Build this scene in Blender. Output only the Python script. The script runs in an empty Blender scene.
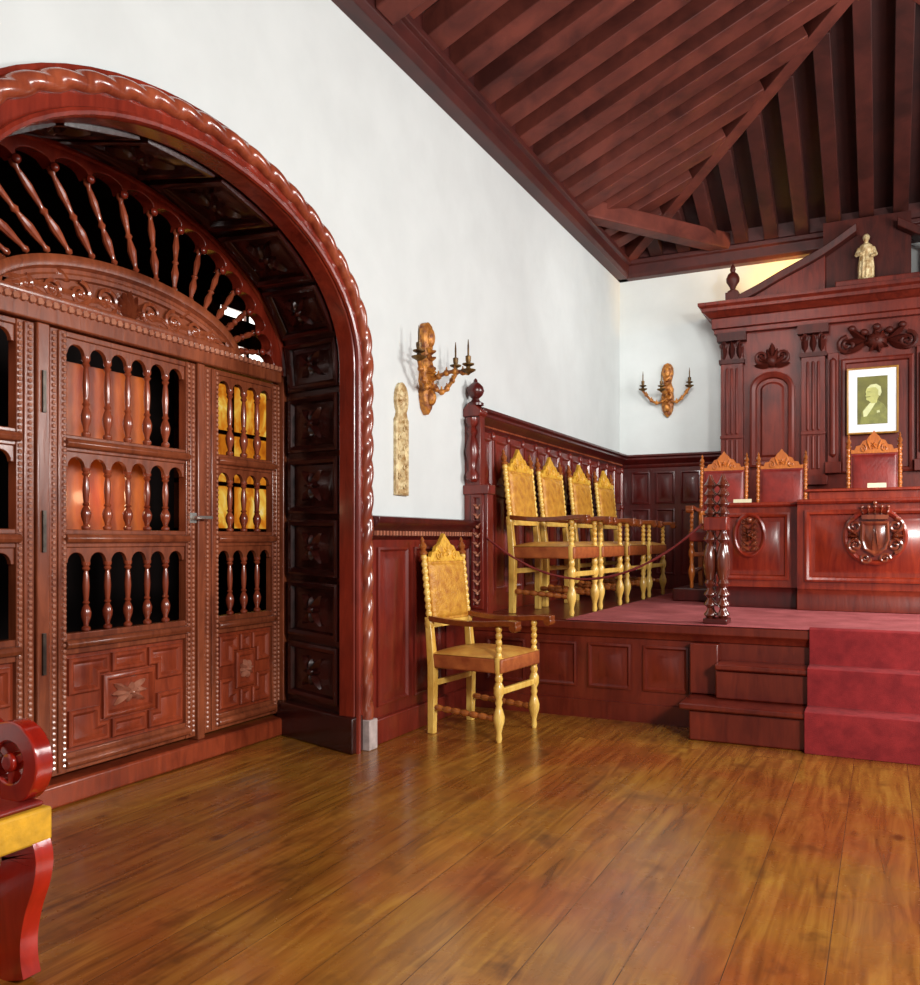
import bpy, bmesh, math, random
from math import sin, cos, pi, sqrt, radians
from mathutils import Vector, Matrix
random.seed(7)
C = bpy.context.scene.collection

# ------------------------------------------------------------------ helpers
def lin(c):
    out = []
    for v in c[:3]:
        v /= 255.0
        out.append(v/12.92 if v <= .04045 else ((v+.055)/1.055)**2.4)
    return (*out, 1.0)

class MB:
    def __init__(s): s.v = []; s.f = []
    def add(s, vs, fs):
        b = len(s.v); s.v += [tuple(p) for p in vs]; s.f += [tuple(i+b for i in f) for f in fs]
        return s
    def box(s, x0, x1, y0, y1, z0, z1, M=None):
        vs = [(x, y, z) for z in (z0, z1) for y in (y0, y1) for x in (x0, x1)]
        if M is not None: vs = [M @ Vector(p) for p in vs]
        return s.add(vs, [(0,2,3,1),(4,5,7,6),(0,1,5,4),(2,6,7,3),(0,4,6,2),(1,3,7,5)])
    def lathe(s, prof, o=(0,0,0), n=12, M=None):
        vs = []; fs = []
        for r, z in prof:
            for k in range(n):
                a = 2*pi*k/n; vs.append(Vector((r*cos(a), r*sin(a), z)))
        for i in range(len(prof)-1):
            for k in range(n):
                k2 = (k+1) % n
                fs.append((i*n+k, i*n+k2, (i+1)*n+k2, (i+1)*n+k))
        fs.append(tuple(reversed(range(n)))); fs.append(tuple((len(prof)-1)*n+k for k in range(n)))
        if M is not None: vs = [M @ p for p in vs]
        o = Vector(o)
        return s.add([p+o for p in vs], fs)
    def between(s, prof, a, b, n=10):
        """lathe a profile of (r, t in 0..1) along the segment a-b"""
        a = Vector(a); b = Vector(b); d = b-a; L = d.length
        q = d.to_track_quat('Z', 'Y').to_matrix().to_4x4()
        return s.lathe([(r, t*L) for r, t in prof], a, n, q)
    def tube(s, pts, r, n=8, lobes=None):
        pts = [Vector(p) for p in pts]
        m = len(pts); R = r if hasattr(r, '__len__') else [r]*m
        t0 = (pts[1]-pts[0]).normalized()
        up = Vector((0,0,1)) if abs(t0.z) < .9 else Vector((1,0,0))
        nx = t0.cross(up).normalized(); vs = []; fs = []; L = 0
        for i in range(m):
            if i == 0: t = t0
            elif i == m-1: t = (pts[i]-pts[i-1]).normalized()
            else: t = (pts[i+1]-pts[i-1]).normalized()
            nx = (nx - t*nx.dot(t)).normalized(); ny = t.cross(nx)
            if i: L += (pts[i]-pts[i-1]).length
            for k in range(n):
                a = 2*pi*k/n; rr = R[i]
                if lobes: rr *= .7+.3*abs(cos(lobes[0]/2*(a) - pi*lobes[0]*L/(lobes[1]*lobes[0])))
                vs.append(pts[i]+nx*rr*cos(a)+ny*rr*sin(a))
        for i in range(m-1):
            for k in range(n):
                k2 = (k+1) % n
                fs.append((i*n+k, i*n+k2, (i+1)*n+k2, (i+1)*n+k))
        fs.append(tuple(reversed(range(n)))); fs.append(tuple((m-1)*n+k for k in range(n)))
        return s.add(vs, fs)
    def ell(s, c, rad, M=None, nu=10, nv=6):
        vs = [Vector((0,0,-rad[2]))]
        for j in range(1, nv):
            ph = -pi/2+pi*j/nv
            for k in range(nu):
                a = 2*pi*k/nu; vs.append(Vector((rad[0]*cos(ph)*cos(a), rad[1]*cos(ph)*sin(a), rad[2]*sin(ph))))
        vs.append(Vector((0,0,rad[2]))); fs = []
        for k in range(nu):
            k2 = (k+1) % nu
            fs.append((0, 1+k2, 1+k))
            for j in range(nv-2):
                a = 1+j*nu; b = a+nu
                fs.append((a+k, a+k2, b+k2, b+k))
            a = 1+(nv-2)*nu
            fs.append((a+k, a+k2, len(vs)-1))
        if M is not None: vs = [M @ p for p in vs]
        c = Vector(c)
        return s.add([p+c for p in vs], fs)
    def prism(s, poly, pl, h0, h1):
        n = len(poly)
        vs = [pl(u, v, h0) for u, v in poly]+[pl(u, v, h1) for u, v in poly]
        fs = [tuple(reversed(range(n))), tuple(range(n, 2*n))]
        fs += [(i, (i+1) % n, n+(i+1) % n, n+i) for i in range(n)]
        return s.add(vs, fs)
    def mould(s, poly, pl, prof, cap=True):
        """closed polygon (ccw), profile of (inward offset, height)"""
        n = len(poly); rings = []
        for o, h in prof:
            ring = []
            for i in range(n):
                p0 = Vector(poly[i-1]); p1 = Vector(poly[i]); p2 = Vector(poly[(i+1) % n])
                d1 = (p1-p0).normalized(); d2 = (p2-p1).normalized()
                n1 = Vector((-d1.y, d1.x)); n2 = Vector((-d2.y, d2.x))
                k = 1+n1.dot(n2)
                m = (n1+n2)/max(k, .3)
                q = p1+m*o
                ring.append(pl(q.x, q.y, h))
            rings.append(ring)
        vs = [p for r in rings for p in r]; fs = []
        for j in range(len(prof)-1):
            for i in range(n):
                i2 = (i+1) % n
                fs.append((j*n+i, j*n+i2, (j+1)*n+i2, (j+1)*n+i))
        if cap: fs.append(tuple((len(prof)-1)*n+i for i in range(n)))
        return s.add(vs, fs)
    def strip(s, A, B):
        n = len(A)
        return s.add(list(A)+list(B), [(i, i+1, n+i+1, n+i) for i in range(n-1)])
    def solidstrip(s, A, B, A2, B2):
        """box-section band: front edges A,B, back edges A2,B2"""
        s.strip(A, B); s.strip(B, B2); s.strip(B2, A2); s.strip(A2, A)
        s.add([A[0], B[0], B2[0], A2[0]], [(0,1,2,3)]); s.add([A[-1], B[-1], B2[-1], A2[-1]], [(3,2,1,0)])
        return s
    def build(s, name, mat, parent=None, bevel=0, angle=38, flat=False):
        off = Vector(parent.get('_base', (0,0,0))) if parent is not None else Vector((0,0,0))
        me = bpy.data.meshes.new(name)
        me.from_pydata([tuple(Vector(p)-off) for p in s.v], [], s.f)
        bm = bmesh.new(); bm.from_mesh(me)
        bmesh.ops.remove_doubles(bm, verts=bm.verts, dist=1e-5)
        bmesh.ops.recalc_face_normals(bm, faces=bm.faces)
        bm.to_mesh(me); bm.free()
        if not flat:
            for p in me.polygons: p.use_smooth = True
            me.set_sharp_from_angle(angle=radians(angle))
        o = bpy.data.objects.new(name, me); C.objects.link(o)
        if mat: me.materials.append(mat)
        if parent is not None:
            o.parent = parent; o['_base'] = tuple(off)
        if bevel:
            b = o.modifiers.new('bevel', 'BEVEL'); b.width = bevel; b.segments = 2; b.limit_method = 'ANGLE'; b.angle_limit = radians(40)
        return o

def tag(o, label=None, cat=None, group=None, kind=None):
    if label: o['label'] = label
    if cat: o['category'] = cat
    if group: o['group'] = group
    if kind: o['kind'] = kind
    return o
def empty(name, loc=(0,0,0), rz=0):
    o = bpy.data.objects.new(name, None); C.objects.link(o)
    o.empty_display_size = .1; o.location = loc; o.rotation_euler = (0,0,rz)
    o['_base'] = tuple(loc) if rz == 0 else (0.0,0.0,0.0)
    return o
def thing(name, label, cat, loc=(0,0,0), group=None):
    return tag(empty(name, loc), label, cat, group)
def struct(name, loc=(0,0,0)):
    return tag(empty(name, loc), kind='structure')
def dup(o, parent=None):
    c = o.copy(); C.objects.link(c); c.parent = parent
    for ch in o.children: dup(ch, c)
    return c
def facex(x0): return lambda u, v, h: (x0+h, u, v)          # a face looking to +x
def facey(y0): return lambda u, v, h: (u, y0-h, v)          # a face looking to -y
def facez(z0): return lambda u, v, h: (u, v, z0+h)
def rect(u0, u1, v0, v1): return [(u0,v0),(u1,v0),(u1,v1),(u0,v1)]
def scroll(m, pl, c, r, turns, a0, sgn, h, th=.008, n=18):
    pts = []; rad = []
    for i in range(n+1):
        t = i/n; rr = r*(1-.85*t); a = a0+sgn*turns*2*pi*t
        pts.append(pl(c[0]+rr*cos(a), c[1]+rr*sin(a), h)); rad.append(th*(1-.4*t))
    m.tube(pts, rad, 6)
def leaf(m, pl, c, ang, L, W, h, n=6):
    """a raised pointed leaf with a mid rib"""
    ca, sa = cos(ang), sin(ang)
    P = []; Q = []; R = []
    for i in range(n+1):
        t = i/n; w = W*sin(pi*min(1, t*1.0))**.8*(1-.3*t) if 0 < i < n else 0
        u = L*t; hh = h*sin(pi*(.15+.7*t))
        P.append(pl(c[0]+u*ca-w*sa, c[1]+u*sa+w*ca, 0)); Q.append(pl(c[0]+u*ca, c[1]+u*sa, hh)); R.append(pl(c[0]+u*ca+w*sa, c[1]+u*sa-w*ca, 0))
    m.strip(P, Q); m.strip(Q, R)
def rosette(m, pl, c, r, h, k=8):
    for i in range(k): leaf(m, pl, c, 2*pi*i/k+.2, r, r*.3, h)
    disc(m, pl, c, r*.3, r*.3, h*1.3)
def disc(m, pl, c, a, b, h, n=16, k=4):
    """a domed oval boss"""
    rings = []
    for j in range(k+1):
        t = j/k; rings.append([pl(c[0]+a*cos(t*pi/2)*cos(2*pi*i/n), c[1]+b*cos(t*pi/2)*sin(2*pi*i/n), h*sin(t*pi/2)) for i in range(n)])
    for j in range(k): m.strip(rings[j]+rings[j][:1], rings[j+1]+rings[j+1][:1])
PAN = [(0,0),(0,.012),(.012,.016),(.024,.003),(.05,.003),(.075,.014)]
FRM = [(0,0),(0,.014),(.008,.018),(.02,.018),(.028,.012),(.028,0)]
def beads(m, pl, u0, v0, u1, v1, pitch, r):
    L = sqrt((u1-u0)**2+(v1-v0)**2); n = max(1, int(L/pitch))
    for i in range(n):
        t = (i+.5)/n; m.ell(pl(u0+(u1-u0)*t, v0+(v1-v0)*t, 0), (r,r,r), None, 6, 4)

# ------------------------------------------------------------------ materials
def nodes(name):
    m = bpy.data.materials.new(name); m.use_nodes = True
    nt = m.node_tree; b = nt.nodes['Principled BSDF']
    return m, nt, b
def noise(nt, vec, scale, detail=4, rough=.55, dist=0):
    n = nt.nodes.new('ShaderNodeTexNoise'); n.inputs['Scale'].default_value = scale
    n.inputs['Detail'].default_value = detail; n.inputs['Roughness'].default_value = rough; n.inputs['Distortion'].default_value = dist
    nt.links.new(vec, n.inputs['Vector']); return n
def ramp(nt, fac, cols):
    r = nt.nodes.new('ShaderNodeValToRGB'); e = r.color_ramp.elements
    while len(e) < len(cols): e.new(.5)
    for el, (p, c) in zip(e, cols): el.position = p; el.color = c
    nt.links.new(fac, r.inputs['Fac']); return r
def coords(nt, scale=(1,1,1)):
    tc = nt.nodes.new('ShaderNodeTexCoord'); mp = nt.nodes.new('ShaderNodeMapping')
    mp.inputs['Scale'].default_value = scale; nt.links.new(tc.outputs['Object'], mp.inputs['Vector'])
    return mp.outputs['Vector']
def bump(nt, b, h, strength, dist=.01):
    bp = nt.nodes.new('ShaderNodeBump'); bp.inputs['Strength'].default_value = strength; bp.inputs['Distance'].default_value = dist
    nt.links.new(h, bp.inputs['Height']); nt.links.new(bp.outputs['Normal'], b.inputs['Normal'])
def wood(name, dark, light, rough=.28, grain=(14,14,2.2), spec=.5, coat=.0, bmp=.12):
    m, nt, b = nodes(name); v = coords(nt, grain)
    n = noise(nt, v, 1.6, 6, .6, .8); n2 = noise(nt, coords(nt), 2.3, 3)
    mx = nt.nodes.new('ShaderNodeMath'); mx.operation = 'ADD'
    nt.links.new(n.outputs['Fac'], mx.inputs[0]); nt.links.new(n2.outputs['Fac'], mx.inputs[1])
    ml = nt.nodes.new('ShaderNodeMath'); ml.operation = 'MULTIPLY'; ml.inputs[1].default_value = .5; nt.links.new(mx.outputs[0], ml.inputs[0])
    r = ramp(nt, ml.outputs[0], [(.36, lin(dark)), (.64, lin(light))])
    nt.links.new(r.outputs['Color'], b.inputs['Base Color'])
    b.inputs['Roughness'].default_value = rough; b.inputs['Specular IOR Level'].default_value = spec
    if coat: b.inputs['Coat Weight'].default_value = coat; b.inputs['Coat Roughness'].default_value = .12
    if bmp: bump(nt, b, n.outputs['Fac'], bmp)
    return m
def plain(name, col, rough=.5, metal=0, var=.15, scale=6, bmp=0, col2=None, bscale=None):
    m, nt, b = nodes(name); v = coords(nt); n = noise(nt, v, scale, 5)
    c2 = col2 or tuple(max(0, c*(1-var)) for c in col)
    r = ramp(nt, n.outputs['Fac'], [(.35, lin(c2)), (.65, lin(col))])
    nt.links.new(r.outputs['Color'], b.inputs['Base Color'])
    b.inputs['Roughness'].default_value = rough; b.inputs['Metallic'].default_value = metal
    if bmp: bump(nt, b, noise(nt, v, bscale or scale*6, 4).outputs['Fac'], bmp)
    return m
def glow(name, col, e):
    m, nt, b = nodes(name); b.inputs['Base Color'].default_value = lin(col)
    b.inputs['Emission Color'].default_value = lin(col); b.inputs['Emission Strength'].default_value = e; return m

def amber_glow():  # emission colours imitate a lit amber glow, not real glazing
    m, nt, b = nodes('amber_glow'); n = noise(nt, coords(nt, (1,1,.7)), 5, 4, .6, .6)
    r = ramp(nt, n.outputs['Fac'], [(.3, lin((150,60,10))), (.5, lin((220,130,30))), (.62, lin((250,200,80))), (.75, lin((255,240,180)))])
    nt.links.new(r.outputs['Color'], b.inputs['Emission Color']); b.inputs['Emission Strength'].default_value = .75
    b.inputs['Base Color'].default_value = (0,0,0,1); b.inputs['Roughness'].default_value = .3; return m
M_wall = plain('white_plaster', (210,215,214), .85, var=.03, scale=3, bmp=.06, bscale=30)
M_door = wood('door_wood', (96,44,26), (150,78,48), .26, coat=.3)
M_doorred = wood('door_panel_wood', (100,36,20), (158,68,38), .3, coat=.2)
M_frame = wood('arch_wood', (92,24,14), (140,46,28), .26, coat=.4)
M_rope = wood('rope_wood', (110,42,26), (165,82,52), .22, coat=.6)
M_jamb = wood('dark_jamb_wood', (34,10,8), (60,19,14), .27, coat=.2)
M_dado = wood('wainscot_wood', (84,19,13), (124,40,27), .28, coat=.3)
M_dadodark = wood('dark_wainscot_wood', (52,12,10), (84,22,18), .3, coat=.2)
M_reredos = wood('reredos_wood', (66,17,12), (112,38,24), .42, spec=.3)
M_reredosdark = wood('dark_reredos_wood', (46,13,10), (78,27,18), .5, spec=.25)
M_desk = wood('desk_wood', (104,24,14), (158,54,26), .26, coat=.4)
M_carve = wood('carved_wood', (92,34,20), (160,84,52), .2, coat=.7)
M_newel = wood('newel_wood', (70,26,16), (116,52,34), .16, coat=.9)
M_bead = wood('pale_highlight_wood', (150,88,66), (196,134,108), .2, coat=.8)  # pale trim wood; pinkish bead highlights are put into this colour
M_dais = wood('dais_wood', (80,20,13), (120,42,25), .32, coat=.2)
M_rafter = wood('rafter_wood', (66,27,22), (110,52,41), .6, (3,3,3), spec=.3)
M_raftershade = wood('shaded_rafter_wood', (46,18,15), (78,34,28), .6, (3,3,3), spec=.3)  # back slope's dimness put into a darker copy of the rafter wood
M_board = wood('ceiling_board_wood', (34,12,11), (56,22,18), .6, (4,4,4))
M_plate = wood('wall_plate_wood', (52,16,14), (80,28,22), .5, (6,1.5,6))
M_gold = plain('gilded_carving', (206,136,52), .42, .2, col2=(112,54,22), scale=26, bmp=.5, bscale=60)
M_golddull = plain('dull_gilding', (224,206,160), .5, .1, col2=(158,122,72), scale=24, bmp=.6, bscale=50)
M_bronze = plain('dark_bronze', (120,88,40), .4, .5, col2=(60,40,22), scale=30)
M_chair = wood('flash_bleached_chair_wood', (204,150,56), (246,210,112), .3, (20,20,6), coat=.3)  # flash bleaching put into the pale yellow-gold colour
M_leather = plain('flashed_gold_leather', (214,156,56), .42, .05, col2=(176,112,34), scale=18, bmp=.55, bscale=70)  # gold tooling, with flash sheen put into the yellow
M_crest = plain('gold_carved_crest', (236,186,66), .4, .05, col2=(196,140,40), scale=30, bmp=.5, bscale=60)
M_seat = plain('toplit_leather_seat', (216,164,76), .4, 0, col2=(180,116,48), scale=9, bmp=.15)  # yellow light on the seat tops put into the leather colour
M_seatside = plain('brown_leather_skirt', (178,98,46), .5, 0, col2=(140,66,28), scale=12, bmp=.15)
M_arm = wood('brown_arm_wood', (104,46,16), (150,76,28), .25, (14,3,14), coat=.4)
M_turned = wood('brown_turned_wood', (120,60,24), (180,104,48), .2, coat=.6)
M_redchair = wood('red_curule_wood', (130,20,10), (186,40,20), .18, (8,8,3), coat=.8)
M_yellow = plain('yellow_cushion', (236,176,40), .55, 0, var=.2, scale=14, bmp=.2)
M_redleather = plain('red_leather', (140,36,26), .4, 0, col2=(104,22,18), scale=8, bmp=.15)
M_orange = wood('orange_chair_wood', (150,70,24), (204,118,46), .32, (14,14,5), coat=.3)
M_carpet = plain('red_carpet', (156,40,42), .95, 0, col2=(128,27,32), scale=12, bmp=.4, bscale=260)
M_pinkcarpet = plain('sheen_red_carpet', (182,90,92), .9, 0, col2=(150,64,66), scale=5, bmp=.4, bscale=260)  # glossy light on the deck carpet put into its pinker colour
M_white = plain('white_mount', (238,240,242), .7, var=.02)
M_cream = plain('cream_paper', (236,226,190), .7, var=.04)
M_olive = plain('olive_photo_ground', (112,110,38), .5, var=.2, scale=12)
M_olivelight = plain('olive_photo_figure', (190,190,110), .5, var=.12, scale=20)
M_oliveshirt = plain('olive_photo_shirt', (214,218,160), .5, var=.08, scale=20)
M_olivedark = plain('olive_photo_coat', (138,140,66), .5, var=.2, scale=26)
M_thinframe = wood('thin_gold_frame', (130,84,30), (190,140,60), .3)
M_cord = plain('red_cord', (120,26,22), .7, var=.2, scale=60)
M_metal = plain('worn_iron', (90,82,74), .35, .8, var=.3, scale=20)
M_steel = plain('bright_steel', (210,206,200), .25, .8, var=.1, scale=20)
M_stone = plain('pale_plinth', (196,178,172), .5, var=.2, scale=14)
M_shutter = wood('orange_shutter_wood', (150,50,16), (216,112,36), .3, (5,5,1.6), coat=.3)
M_ochre = plain('ochre_plaster', (220,150,50), .8, var=.35, scale=2.4)
M_lobby = plain('gloom_lobby_plaster', (30,14,12), .9, var=.3)  # unlit lobby's gloom put into a near-black wall colour
M_amber = amber_glow()
M_glass = glow('daylit_pane', (244,244,236), 3.0)

def floor_material():
    m, nt, b = nodes('oak_floorboards'); tc = nt.nodes.new('ShaderNodeTexCoord')
    sp = nt.nodes.new('ShaderNodeSeparateXYZ'); nt.links.new(tc.outputs['Object'], sp.inputs[0])
    cb = nt.nodes.new('ShaderNodeCombineXYZ'); nt.links.new(sp.outputs['Y'], cb.inputs['X']); nt.links.new(sp.outputs['X'], cb.inputs['Y'])
    br = nt.nodes.new('ShaderNodeTexBrick'); br.offset = .37; br.inputs['Scale'].default_value = 1
    br.inputs['Brick Width'].default_value = 7.3; br.inputs['Row Height'].default_value = .235; br.inputs['Mortar Size'].default_value = .0016
    br.inputs['Mortar Smooth'].default_value = .3; br.inputs['Bias'].default_value = 0
    br.inputs['Color1'].default_value = (0,0,0,1); br.inputs['Color2'].default_value = (1,1,1,1); br.inputs['Mortar'].default_value = (.5,.5,.5,1)
    nt.links.new(cb.outputs[0], br.inputs['Vector'])
    mp = nt.nodes.new('ShaderNodeMapping'); mp.inputs['Scale'].default_value = (1.1,13,1); nt.links.new(cb.outputs[0], mp.inputs['Vector'])
    # shift the grain per board
    ad = nt.nodes.new('ShaderNodeVectorMath'); ad.operation = 'ADD'; nt.links.new(mp.outputs[0], ad.inputs[0])
    sc = nt.nodes.new('ShaderNodeVectorMath'); sc.operation = 'SCALE'; sc.inputs['Scale'].default_value = 23; nt.links.new(br.outputs['Color'], sc.inputs[0]); nt.links.new(sc.outputs[0], ad.inputs[1])
    g = noise(nt, ad.outputs[0], 1.5, 7, .6, 1.2)
    big = noise(nt, cb.outputs[0], 1.1, 4, .6); blot = noise(nt, cb.outputs[0], 4.2, 5, .65)
    r1 = ramp(nt, g.outputs['Fac'], [(.28, lin((120,76,37))), (.5, lin((170,117,58))), (.72, lin((202,154,86)))])
    r2 = ramp(nt, big.outputs['Fac'], [(.38, lin((206,138,100))), (.58, lin((222,210,130)))])
    def mix(a, c, f, mode):
        x = nt.nodes.new('ShaderNodeMix'); x.data_type = 'RGBA'; x.blend_type = mode
        if isinstance(f, float): x.inputs['Factor'].default_value = f
        else: nt.links.new(f, x.inputs['Factor'])
        nt.links.new(a, x.inputs['A'])
        if isinstance(c, tuple): x.inputs['B'].default_value = c
        else: nt.links.new(c, x.inputs['B'])
        return x.outputs['Result']
    c = mix(r1.outputs['Color'], r2.outputs['Color'], .8, 'MULTIPLY')
    rb = ramp(nt, br.outputs['Color'], [(0, (.84,.8,.78,1)), (1, (1.08,1.06,1.02,1))])
    c = mix(c, rb.outputs['Color'], 1.0, 'MULTIPLY')
    kn = ramp(nt, blot.outputs['Fac'], [(.3, (.42,.36,.34,1)), (.43, (1,1,1,1))])
    c = mix(c, kn.outputs['Color'], .8, 'MULTIPLY')
    # knots
    vo = nt.nodes.new('ShaderNodeTexVoronoi'); vo.inputs['Scale'].default_value = 2.6
    mpk = nt.nodes.new('ShaderNodeMapping'); mpk.inputs['Scale'].default_value = (.9,1.5,1); nt.links.new(cb.outputs[0], mpk.inputs['Vector']); nt.links.new(mpk.outputs[0], vo.inputs['Vector'])
    kv = ramp(nt, vo.outputs['Distance'], [(.04, (.3,.22,.18,1)), (.12, (1,1,1,1))])
    c = mix(c, kv.outputs['Color'], .9, 'MULTIPLY')
    c = mix(c, lin((86,50,24)), br.outputs['Fac'], 'MIX')
    nt.links.new(c, b.inputs['Base Color'])
    rr = ramp(nt, blot.outputs['Fac'], [(.3, (.34,)*3+(1,)), (.7, (.2,)*3+(1,))])
    nt.links.new(rr.outputs['Color'], b.inputs['Roughness'])
    b.inputs['Coat Weight'].default_value = .25; b.inputs['Coat Roughness'].default_value = .18
    inv = nt.nodes.new('ShaderNodeMath'); inv.operation = 'SUBTRACT'; inv.inputs[0].default_value = 1; nt.links.new(br.outputs['Fac'], inv.inputs[1])
    a2 = nt.nodes.new('ShaderNodeMath'); a2.operation = 'MULTIPLY_ADD'; a2.inputs[1].default_value = .12; nt.links.new(g.outputs['Fac'], a2.inputs[0]); nt.links.new(inv.outputs[0], a2.inputs[2])
    bump(nt, b, a2.outputs[0], .3, .006)
    return m
M_floor = floor_material()

# ------------------------------------------------------------------ room shell
RW = 4.86; YB = 8.84; H = 3.80; AC = 2.67; DX = -.60         # room width, back wall, wall height, arch centre, door plane
MB().box(-3.0, RW, -2.0, YB, -.08, 0).build('floor', M_floor)['kind'] = 'structure'
def ellz(y, a, b, zc):
    d = (y-AC)/a
    return zc+b*sqrt(max(0, 1-d*d))
w = MB()
ya, yb_, zt = AC-1.19, AC+1.19, 4.15
w.add([(0,-2,0),(0,ya,0),(0,ya,zt),(0,-2,zt)], [(0,1,2,3)])
w.add([(0,yb_,0),(0,YB,0),(0,YB,zt),(0,yb_,zt)], [(0,1,2,3)])
ys = [ya+(yb_-ya)*(.5-.5*cos(pi*i/60)) for i in range(61)]
w.strip([(0,y,ellz(y,1.19,.765,2.02)) for y in ys], [(0,y,zt) for y in ys])
w.build('wall_left', M_wall)['kind'] = 'structure'
MB().box(0, RW, YB, YB+.1, 0, 4.15).build('wall_back', M_wall)['kind'] = 'structure'

# lobby behind the doors
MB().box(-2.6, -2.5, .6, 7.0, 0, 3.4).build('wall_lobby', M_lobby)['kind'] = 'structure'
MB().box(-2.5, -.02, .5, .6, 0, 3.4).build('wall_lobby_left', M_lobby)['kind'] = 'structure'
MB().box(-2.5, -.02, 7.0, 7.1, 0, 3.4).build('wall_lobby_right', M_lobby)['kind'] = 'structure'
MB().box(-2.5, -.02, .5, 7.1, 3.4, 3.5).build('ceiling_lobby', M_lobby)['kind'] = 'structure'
wn = struct('window_1', (-2.5, 5.8, 2.6))
MB().box(-2.5,-2.47,5.5,6.2,2.62,2.76).box(-2.5,-2.47,5.5,6.2,2.97,3.06).build('pane', M_glass, wn)
f = MB()
for z0, z1 in ((2.55,2.63), (2.75,2.98), (3.05,3.13)): f.box(-2.5,-2.44,5.42,6.28,z0,z1)
for y in (5.42, 5.83, 6.19): f.box(-2.5,-2.44,y,y+.09 if y != 5.83 else y+.04,2.55,3.13)
f.build('frame', M_door, wn)
w2 = struct('lobby_glow', (-2.5, 5.8, 1.2))  # added glowing panel for the yellow light beyond; no such window known
MB().box(-2.5,-2.475,5.1,6.3,1.2,2.42).build('pane', M_amber, w2)
f = MB()
for z in (1.16, 1.55, 1.98, 2.40): f.box(-2.5,-2.45,5.05,6.35,z,z+.035)
for y in (5.05, 5.36, 5.66, 5.98, 6.31): f.box(-2.5,-2.45,y,y+.03,1.16,2.44)
f.build('frame', M_door, w2)
sh = struct('wall_shutter', (-.78, 2.5, 0))
MB().box(-.84,-.80,2.44,3.16,1.12,1.90).build('shutter_board', M_shutter, sh)
MB().box(-.84,-.80,1.66,2.34,1.12,1.90).build('shutter_board', M_shutter, sh)

# ------------------------------------------------------------------ ceiling: hipped, with rafters
SL = .433; X0 = .13; ZR = 3.98; AX = RW/2
def zl(x): return ZR+SL*(x-X0)
RIDGE = zl(AX); YA = YB-X0-(AX-X0)                 # apex of the hip
ce = struct('ceiling', (AX, 4, H))
e = .14
cb = MB()
cb.add([(X0,-2,ZR+e),(X0,YB-X0,ZR+e),(AX,YA,RIDGE+e),(AX,-2,RIDGE+e)], [(0,1,2,3)])
cb.add([(RW-X0,-2,ZR+e),(RW-X0,YB-X0,ZR+e),(AX,YA,RIDGE+e),(AX,-2,RIDGE+e)], [(3,2,1,0)])
cb.add([(X0,YB-X0,ZR+e),(RW-X0,YB-X0,ZR+e),(AX,YA,RIDGE+e)], [(0,1,2)])
cb.build('boards', M_board, ce, flat=True)
def rafter(p, q, wdt, dep):
    p = Vector(p); q = Vector(q); d = (q-p).normalized(); s = d.cross(Vector((0,0,1))).normalized(); u = s.cross(d)
    M = Matrix((s, d, u)).transposed().to_4x4(); M.translation = p
    return MB().box(-wdt/2, wdt/2, -.06, (q-p).length, -.01, dep, M)
y = -1.8
while y < YB-.35:
    x1 = AX if y <= YA else max(X0+.1, AX-(y-YA)-.03)
    for sd in (0, 1):
        a = (X0, y, ZR); b2 = (x1, y, zl(x1))
        if sd: a = (RW-a[0], y, a[2]); b2 = (RW-b2[0], y, b2[2])
        rafter(a, b2, .185, .13).build('rafter', M_rafter, ce, bevel=.006)
    y += .345
x = .42
while x < RW-.3:
    dd = min(x, RW-x)-X0; y1 = YB-X0-dd+.04
    rafter((x, YB-X0, ZR), (x, y1, ZR+SL*(YB-X0-y1)), (.125), .12).build('rafter', M_raftershade, ce, bevel=.006)
    x += .275
for sd in (0, 1):
    a = (X0 if not sd else RW-X0, YB-X0, ZR-.02)
    rafter(a, (AX, YA, RIDGE-.02), .11, .14).build('hip_rafter', M_rafter, ce, bevel=.006)
# wall plates: a stepped cornice beam under the rafter feet
pl_ = [(0,H),(.10,H),(.13,H+.03),(.13,H+.12),(.16,H+.13),(.16,ZR-.01),(.12,ZR+.01),(.12,ZR+.22),(0,ZR+.22)]
MB().prism(pl_, lambda u,v,h: (u,h,v), -2, YB).build('wall_plate', M_plate, ce, bevel=.004)
MB().prism(pl_, lambda u,v,h: (RW-u,h,v), -2, YB).build('wall_plate', M_plate, ce, bevel=.004)
MB().prism(pl_, lambda u,v,h: (h,YB-u,v), 0, RW).build('wall_plate', M_plate, ce, bevel=.004)
br = rafter((.10,7.30,3.95), (1.08,8.74,3.95), .16, .15)
br.build('corner_brace', M_rafter, ce, bevel=.012)
MB().prism([(.13,3.84),(.42,3.95),(.40,4.02),(.13,4.02)], lambda u,v,h:(u,h,v), 3.78, 3.96).build('corbel', M_rafter, ce, bevel=.01)

# ------------------------------------------------------------------ carved arch surround (trim_1)
Af = (1.06, .66, 2.0); Ab = (1.31, .74, 2.03); LS = 2.0; LA = 1.37
def path(A, l):
    if l <= LS: return (AC+A[0], A[2]*l/LS)
    t = (l-LS)/LA*pi/2
    return (AC+A[0]*cos(t), A[2]+A[1]*sin(t))
LT = LS+LA
def path2(A, l):
    if l <= LT: return path(A, l)
    p = path(A, 2*LT-l); return (2*AC-p[0], p[1])
def surf0(l, wv):
    f = path2(Af, l); b = path2(Ab, l)
    return Vector((DX*wv, f[0]+(b[0]-f[0])*wv, f[1]+(b[1]-f[1])*wv))
def surf(l, wv, h):
    p = surf0(l, wv)
    if h == 0: return p
    tu = surf0(l+.01, wv)-surf0(l-.01, wv); tw = surf0(l, wv+.01)-surf0(l, wv-.01)
    n = tu.cross(tw).normalized()
    c = Vector((p.x, AC, 1.4))
    if n.dot(c-p) < 0: n = -n
    return p+n*h
ar = struct('trim_1', (0, AC, 0))
N = 80
ls = [2*LT*i/N for i in range(N+1)]
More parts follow.
